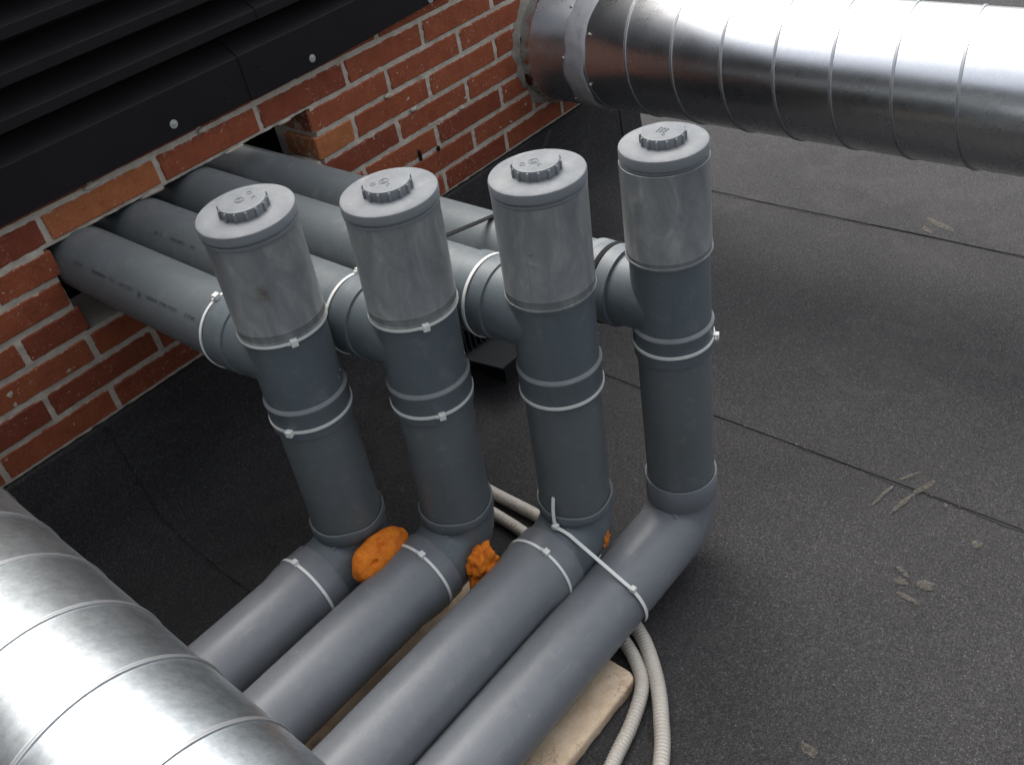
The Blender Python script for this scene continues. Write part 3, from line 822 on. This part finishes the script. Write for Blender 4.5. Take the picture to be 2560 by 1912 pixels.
    if i < 3: prof = [(0.0638, x - 0.088), (0.0672, x - 0.0885), (0.0676, x - 0.090), (0.0674, x - 0.140), (0.0668, x - 0.150), (0.0640, x - 0.166), (RP, x - 0.176), (RP, -1.6)]
    else: prof = [(0.0631, x - 0.168), (0.0631, x - 0.2), (RP, x - 0.206), (RP, -1.6)]
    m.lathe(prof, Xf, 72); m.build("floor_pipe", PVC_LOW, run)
    # ties
    if i in (0, 1): tie_ring(run, V, L["slb"] - 0.002, q + 0.0002, R_([-114, -119][i]))
    ta = [-158, -122, -30, -60][i]
    tie_ring(run, V, L["tie"], rs + 0.0002, R_(ta) if i != 3 else R_(-66), head=(i != 2))
    if i < 3:
        tie_ring(run, Yf, y + [0.130, 0.124, 0.112][i], 0.0670, R_([100, 70, 60][i]), head=(i < 2))
        tie_ring(run, Xf, x - [0.128, 0.120, 0.127][i], 0.0678, R_([88, 107, 112][i]))
    else:
        m = MB(); m.lathe([(0.0668, y + 0.106), (0.0682, y + 0.107), (0.0682, y + 0.115), (0.0668, y + 0.116)], Yf, 72); m.build("rubber_ring", BLACK, run)
        m = MB(); m.lathe([(0.0669, y + 0.130), (0.0674, y + 0.131), (0.0674, y + 0.144)], Yf, 72); m.build("socket_lip", PVC_CAP, run)
    if i == 0:
        print_marks(run, x, zh, 139, [(-0.06, -0.088, .006), (-0.125, -0.175, .006), (-0.188, -0.20, .006), (-0.222, -0.262, .006), (-0.281, -0.290, .010), (-0.298, -0.302, .002), (-0.308, -0.340, .006), (-0.350, -0.372, .006), (-0.377, -0.402, .006), (-0.425, -0.455, .006)])
    if i == 1:
        print_marks(run, x, zh, 130, [(-0.115, -0.125, .006), (-0.135, -0.142, .006), (-0.17, -0.215, .006), (-0.235, -0.25, .006), (-0.585, -0.605, .006)])

# ------------------------------------------------------------------ strap and tie between runs
m = MB(); pts = []
x2, z2, x3, z3 = PX[2], ZH[2], PX[3], ZH[3]; yy = -0.668; rr = RP + 0.0004
sl = math.atan2(z3 - z2, x3 - x2)
for k in range(9):
    a = math.pi + (math.pi / 2 + sl - math.pi) * k / 8; pts.append((x2 + rr * math.cos(a), yy - 0.006, z2 + rr * math.sin(a)))
for k in range(9):
    a = math.pi / 2 + sl - (math.pi / 2 + sl) * k / 8; pts.append((x3 + rr * math.cos(a), yy + 0.012, z3 + rr * math.sin(a)))
m.ribbon(pts, (0.05, 1, 0), 0.011, 0.0018)
tag(m.build("black_strap", BLACK, None, origin=(0.5, yy, 0.34)), "black strap stretched between the two rightmost pipes behind the capped risers", "strap")

m = MB(); xt = 0.347; pts = []
y2, z2, y3, z3 = PY[2], ZB[2], PY[3], ZB[3]; r2, r3 = 0.0692, 0.0668
# slack strap from the top of the third floor pipe across to the fourth and round its far side
a2 = math.pi / 2 + 0.12
dy, dz = y3 - y2, z3 - z2; sl = math.atan2(dz, dy)          # direction towards y3 (negative y)
n_ang = sl - math.pi / 2                                      # outward normal of common tangent (upper side)
if math.sin(n_ang) < 0: n_ang += math.pi
n_ang = n_ang % (2 * math.pi)
for k in range(5):
    a = a2 + (n_ang - a2) * k / 4; pts.append((xt + 0.004 * k / 4, y2 + r2 * math.cos(a), z2 + r2 * math.sin(a)))
for k in range(13):
    a = n_ang + (math.pi * 1.12 - n_ang) * k / 12; pts.append((xt + 0.008 + 0.006 * k / 12, y3 + r3 * math.cos(a), z3 + r3 * math.sin(a)))
m.ribbon(pts, (1, 0, 0), 0.0065, 0.0015)
tb = empty("cable_tie", (0.352, -0.91, -0.09))
tag(tb, "white cable tie joining the two rightmost floor pipes, its long tail sticking up", "cable tie")
m.build("strap_band", TIE, tb, angle=40)
def cube_at(c, s): 
    mm = MB(); mm.box(c[0] - s[0], c[0] + s[0], c[1] - s[1], c[1] + s[1], c[2] - s[2], c[2] + s[2]); return mm
hd = cube_at((xt, y2 + r2 * math.cos(a2), z2 + r2 * math.sin(a2) + 0.0036), (0.0055, 0.005, 0.004)).build("tie_head", TIE, tb, smooth=False)
bv = hd.modifiers.new("bevel", 'BEVEL'); bv.width = 0.0012; bv.segments = 2
aH = n_ang + (math.pi * 1.12 - n_ang) * 0.16
hd = cube_at((xt + 0.009, y3 + (r3 + 0.0036) * math.cos(aH), z3 + (r3 + 0.0036) * math.sin(aH)), (0.0052, 0.0048, 0.0045)).build("tie_head", TIE, tb, smooth=False)
bv = hd.modifiers.new("bevel", 'BEVEL'); bv.width = 0.0012; bv.segments = 2
m = MB(); c = Vector((xt, y2 + r2 * math.cos(a2), z2 + r2 * math.sin(a2) + 0.004))
tl = [c + Vector((0.012 * (k / 6) ** 2, 0.004 * k / 6, 0.058 * k / 6)) for k in range(7)]
m.ribbon(tl, (0.66, -0.75, 0), 0.0058, 0.0013); m.build("tie_tail", TIE, tb, angle=40)

# ------------------------------------------------------------------ orange foam lumps
def foam(name, label, c, rx, ry, rz, rot, amp, seed, dents=(), sub=4, freq=1.5, octv=2, fold=0.0, taper=0.0):
    bm = bmesh.new(); bmesh.ops.create_icosphere(bm, subdivisions=sub, radius=1.0)
    for v in bm.verts:
        p = v.co.copy().normalized()
        k = 1 + amp * noise.fractal(p * freq + Vector((seed, 0, seed)), 1.0, 2.0, octv) + fold * math.sin(p.z * 11 + p.x * 4 + 2.5 * noise.noise(p * 1.7))
        for d, wd, dp in dents:
            q_ = (p - Vector(d).normalized()).length
            if q_ < wd: k -= dp * (1 - (q_ / wd) ** 4)
        e_ = 1 - taper * p.x; q_ = p.x
        v.co = Vector((q_ * rx * k, p.y * ry * k * e_, p.z * rz * k * e_))
    me = bpy.data.meshes.new(name); bm.to_mesh(me); bm.free(); me.materials.append(FOAM)
    me.polygons.foreach_set("use_smooth", [True] * len(me.polygons))
    o = bpy.data.objects.new(name, me); COL.objects.link(o); o.location = c; o.rotation_euler = rot
    tag(o, label, "foam", "orange expanding foam lumps"); return o
foam("foam_lump", "smooth potato-shaped orange foam lump pitted with small holes", (0.134, -0.698, -0.080), 0.060, 0.032, 0.036, (0, R_(-6), R_(-4)), 0.07, 1.3,
     dents=[((-0.42, -0.72, 0.52), 0.13, 0.17), ((0.10, -0.45, 0.86), 0.13, 0.15), ((0.19, -0.45, 0.83), 0.09, 0.10), ((-0.15, -0.6, 0.75), 0.07, 0.10), ((0.78, -0.45, 0.35), 0.12, 0.14)], sub=5, taper=0.2)
foam("foam_lump", "wrinkled orange foam lump wedged against the third floor pipe", (0.236, -0.832, -0.130), 0.024, 0.026, 0.046, (R_(8), R_(18), 0), 0.30, 4.1, sub=5, freq=1.7, octv=3, fold=0.07)
foam("foam_crumb", "small crumbly orange foam scrap beside the last elbow", (0.4135, -0.964, -0.150), 0.010, 0.008, 0.018, (0, R_(10), 0), 0.75, 8.1, sub=4, freq=2.8)

# ------------------------------------------------------------------ flexible conduits
def catmull(P, per=60):
    P = [Vector(p) for p in P]; P = [P[0] * 2 - P[1]] + P + [P[-1] * 2 - P[-2]]; out = []
    for i in range(1, len(P) - 2):
        for k in range(per):
            t = k / per; a, b, c, d = P[i - 1], P[i], P[i + 1], P[i + 2]
            out.append(0.5 * ((2 * b) + (c - a) * t + (2 * a - 5 * b + 4 * c - d) * t * t + (3 * b - a - 3 * c + d) * t ** 3))
    out.append(P[-2]); return out
def conduit(name, label, P, r):
    c = catmull(P); acc = [0.0]
    for a, b in zip(c[:-1], c[1:]): acc.append(acc[-1] + (b - a).length)
    L = acc[-1]; step = 0.0016; n = int(L / step); pts = []; rad = []; j = 0
    for k in range(n + 1):
        s_ = L * k / n
        while j < len(acc) - 2 and acc[j + 1] < s_: j += 1
        f = (s_ - acc[j]) / max(1e-9, acc[j + 1] - acc[j]); pts.append(c[j].lerp(c[j + 1], f))
        rad.append(r - (0.0019 if (k % 4) in (2, 3) else 0.0))
    m = MB(); m.sweep(pts, rad, 20)
    o = m.build(name, CONDUIT, None, angle=70, origin=P[len(P) // 2])
    return tag(o, label, "conduit", "beige corrugated conduits")
zc = ZF + 0.0175
conduit("corrugated_conduit", "beige corrugated conduit, the outer of two, curving beside the stone slab",
        [(0.492, -0.47, zc), (0.487, -0.608, zc), (0.484, -0.745, zc), (0.462, -0.88, zc), (0.415, -0.98, zc), (0.376, -1.038, zc), (0.346, -1.087, zc), (0.296, -1.142, zc), (0.243, -1.185, zc), (0.177, -1.228, zc), (0.02, -1.30, zc), (-0.2, -1.37, zc)], 0.0135)
conduit("corrugated_conduit", "beige corrugated conduit, the inner of two, bending round the corner of the stone slab",
        [(0.449, -0.50, zc), (0.442, -0.654, zc), (0.432, -0.75, zc), (0.402, -0.88, zc), (0.366, -0.98, zc), (0.336, -1.043, zc), (0.312, -1.087, zc), (0.275, -1.126, zc + 0.003), (0.213, -1.149, zc), (0.132, -1.166, zc), (-0.02, -1.20, zc), (-0.2, -1.25, zc)], 0.0125)

# ------------------------------------------------------------------ stone slab under the pipes
sx0, sx1, sy0, sy1, sz0, sz1 = -0.75, 0.284, -1.112, -0.56, ZF + 0.006, -0.2795
def slab_outline(inset):
    out = []; rc = 0.018
    cs = [(sx1 - rc, sy0 + rc, -90), (sx1 - rc, sy1 - rc, 0), (sx0 + rc, sy1 - rc, 90), (sx0 + rc, sy0 + rc, 180)]
    raw = []
    for cx_, cy_, a0 in cs:
        for k in range(7):
            a = R_(a0 + 90 * k / 6); raw.append(Vector((cx_ + (rc - inset) * math.cos(a), cy_ + (rc - inset) * math.sin(a), 0)))
    for p, q_ in zip(raw, raw[1:] + raw[:1]):
        n = max(1, int((q_ - p).length / 0.008))
        for k in range(n): out.append(p.lerp(q_, k / n))
    return out
m = MB(); rings = [(0.0, sz0), (0.0, sz1 - 0.007), (0.0012, sz1 - 0.003), (0.004, sz1 - 0.0008), (0.009, sz1), (0.0175, sz1)]
base_n = len(slab_outline(0.0)); o0 = 0
ref = slab_outline(0.0)
cxm, cym = (sx0 + sx1) / 2, (sy0 + sy1) / 2
for ri, (ins, zz) in enumerate(rings):
    for k, p in enumerate(ref):
        d = Vector((-1 if p.x > sx1 - 0.018 else (1 if p.x < sx0 + 0.018 else 0), 1 if p.y < sy0 + 0.018 else (-1 if p.y > sy1 - 0.018 else 0), 0))
        d = d.normalized() if d.length else d
        nn = noise.fractal(Vector((p.x * 35, p.y * 35, zz * 60)), 0.8, 2.0, 3)
        chip = max(0.0, noise.noise(Vector((p.x * 22, p.y * 22, 4.0))) - 0.25) * 0.012 if ri in (2, 3, 4) else 0
        pp = p + d * (ins + 0.0015 * nn + chip)
        m.v.append((pp.x, pp.y, zz - (chip * 0.4) + (0.0006 * nn if ri > 1 else 0)))
nr_ = len(ref)
for ri in range(len(rings) - 1):
    for k in range(nr_):
        a_ = ri * nr_ + k; b_ = ri * nr_ + (k + 1) % nr_
        m.f.append((a_, b_, b_ + nr_, a_ + nr_)); m.mi.append(0)
m.f.append(tuple((len(rings) - 1) * nr_ + k for k in range(nr_))); m.mi.append(0)
so = m.build("stone_slab", STONE, None, angle=55, origin=(0.0, -0.85, sz0))
tag(so, "tan rough stone slab with a rounded corner lying under the floor pipes", "slab")

# ------------------------------------------------------------------ dark vent on the roof behind the risers
vn = tag(empty("roof_vent", (0.83, -0.30, ZF)), "dark grey finned roof vent half hidden behind the middle risers", "vent")
m = MB(); m.box(0.80, 0.93, -0.37, -0.16, ZF, -0.207); m.build("vent_box", VENTP, vn, smooth=False)
m = MB(); m.add([(0.728, -0.331, -0.2), (0.743, -0.428, -0.2), (0.95, -0.43, -0.2), (0.95, -0.15, -0.2), (0.735, -0.15, -0.2),
                 (0.728, -0.331, -0.206), (0.743, -0.428, -0.206), (0.95, -0.43, -0.206), (0.95, -0.15, -0.206), (0.735, -0.15, -0.206)],
                [(0, 1, 2, 3, 4), (9, 8, 7, 6, 5), (0, 5, 6, 1), (1, 6, 7, 2), (2, 7, 8, 3), (3, 8, 9, 4), (4, 9, 5, 0)])
m.build("cover_plate", VENTP, vn, smooth=False)
m = MB(); m.box(0.735, 0.95, -0.30, -0.16, -0.196, -0.192); 
for k in range(14):
    fm = MB(); xx = 0.745 + k * 0.0145
    fm.box(xx, xx + 0.004, -0.315 - 0.002 * k, -0.18, -0.1995, -0.135)
    fm.build("fin", VENTP, vn, smooth=False)

# ------------------------------------------------------------------ loose grit and crumbs on the roof
GRIT = m_flat("pale_grit", (0.14, 0.13, 0.11), 0.9, 0.2, 0.5)
m = MB(); rg = random.Random(21)
for k in range(420):
    if k < 240: gx_, gy_ = rg.uniform(0.3, 2.6), rg.uniform(-1.6, 0.3)
    elif k < 330: gx_, gy_ = rg.choice([0.945, 1.835]) - abs(rg.gauss(0, 0.012)), rg.uniform(-1.6, 0.0)
    else: gx_, gy_ = rg.uniform(-0.2, 1.8), -0.10 - abs(rg.gauss(0, 0.05))
    if gx_ < 1.9 and gy_ > -0.08: continue
    if -0.8 < gx_ < 0.32 and -1.13 < gy_ < -0.5: continue
    rd = rg.choice([0.0008, 0.001, 0.0012, 0.0018]); zz = ZF + 0.004 + rd * 0.5 + (0.006 if gy_ > -0.2 and gx_ < 1.9 else 0)
    pv = [(gx_ + rd * rg.uniform(0.6, 1.5) * a, gy_ + rd * rg.uniform(0.6, 1.5) * b, zz + rd * rg.uniform(0.6, 1.2) * c) for a, b, c in ((1, 0, 0), (-1, 0, 0), (0, 1, 0), (0, -1, 0), (0, 0, 1), (0, 0, -1))]
    m.add(pv, [(0, 2, 4), (2, 1, 4), (1, 3, 4), (3, 0, 4), (2, 0, 5), (1, 2, 5), (3, 1, 5), (0, 3, 5)])
go = m.build("roof_grit", GRIT, None, smooth=False)
go["kind"] = "stuff"; go["label"] = "tiny pale grit and crumbs scattered over the dark roof felt"; go["category"] = "grit"
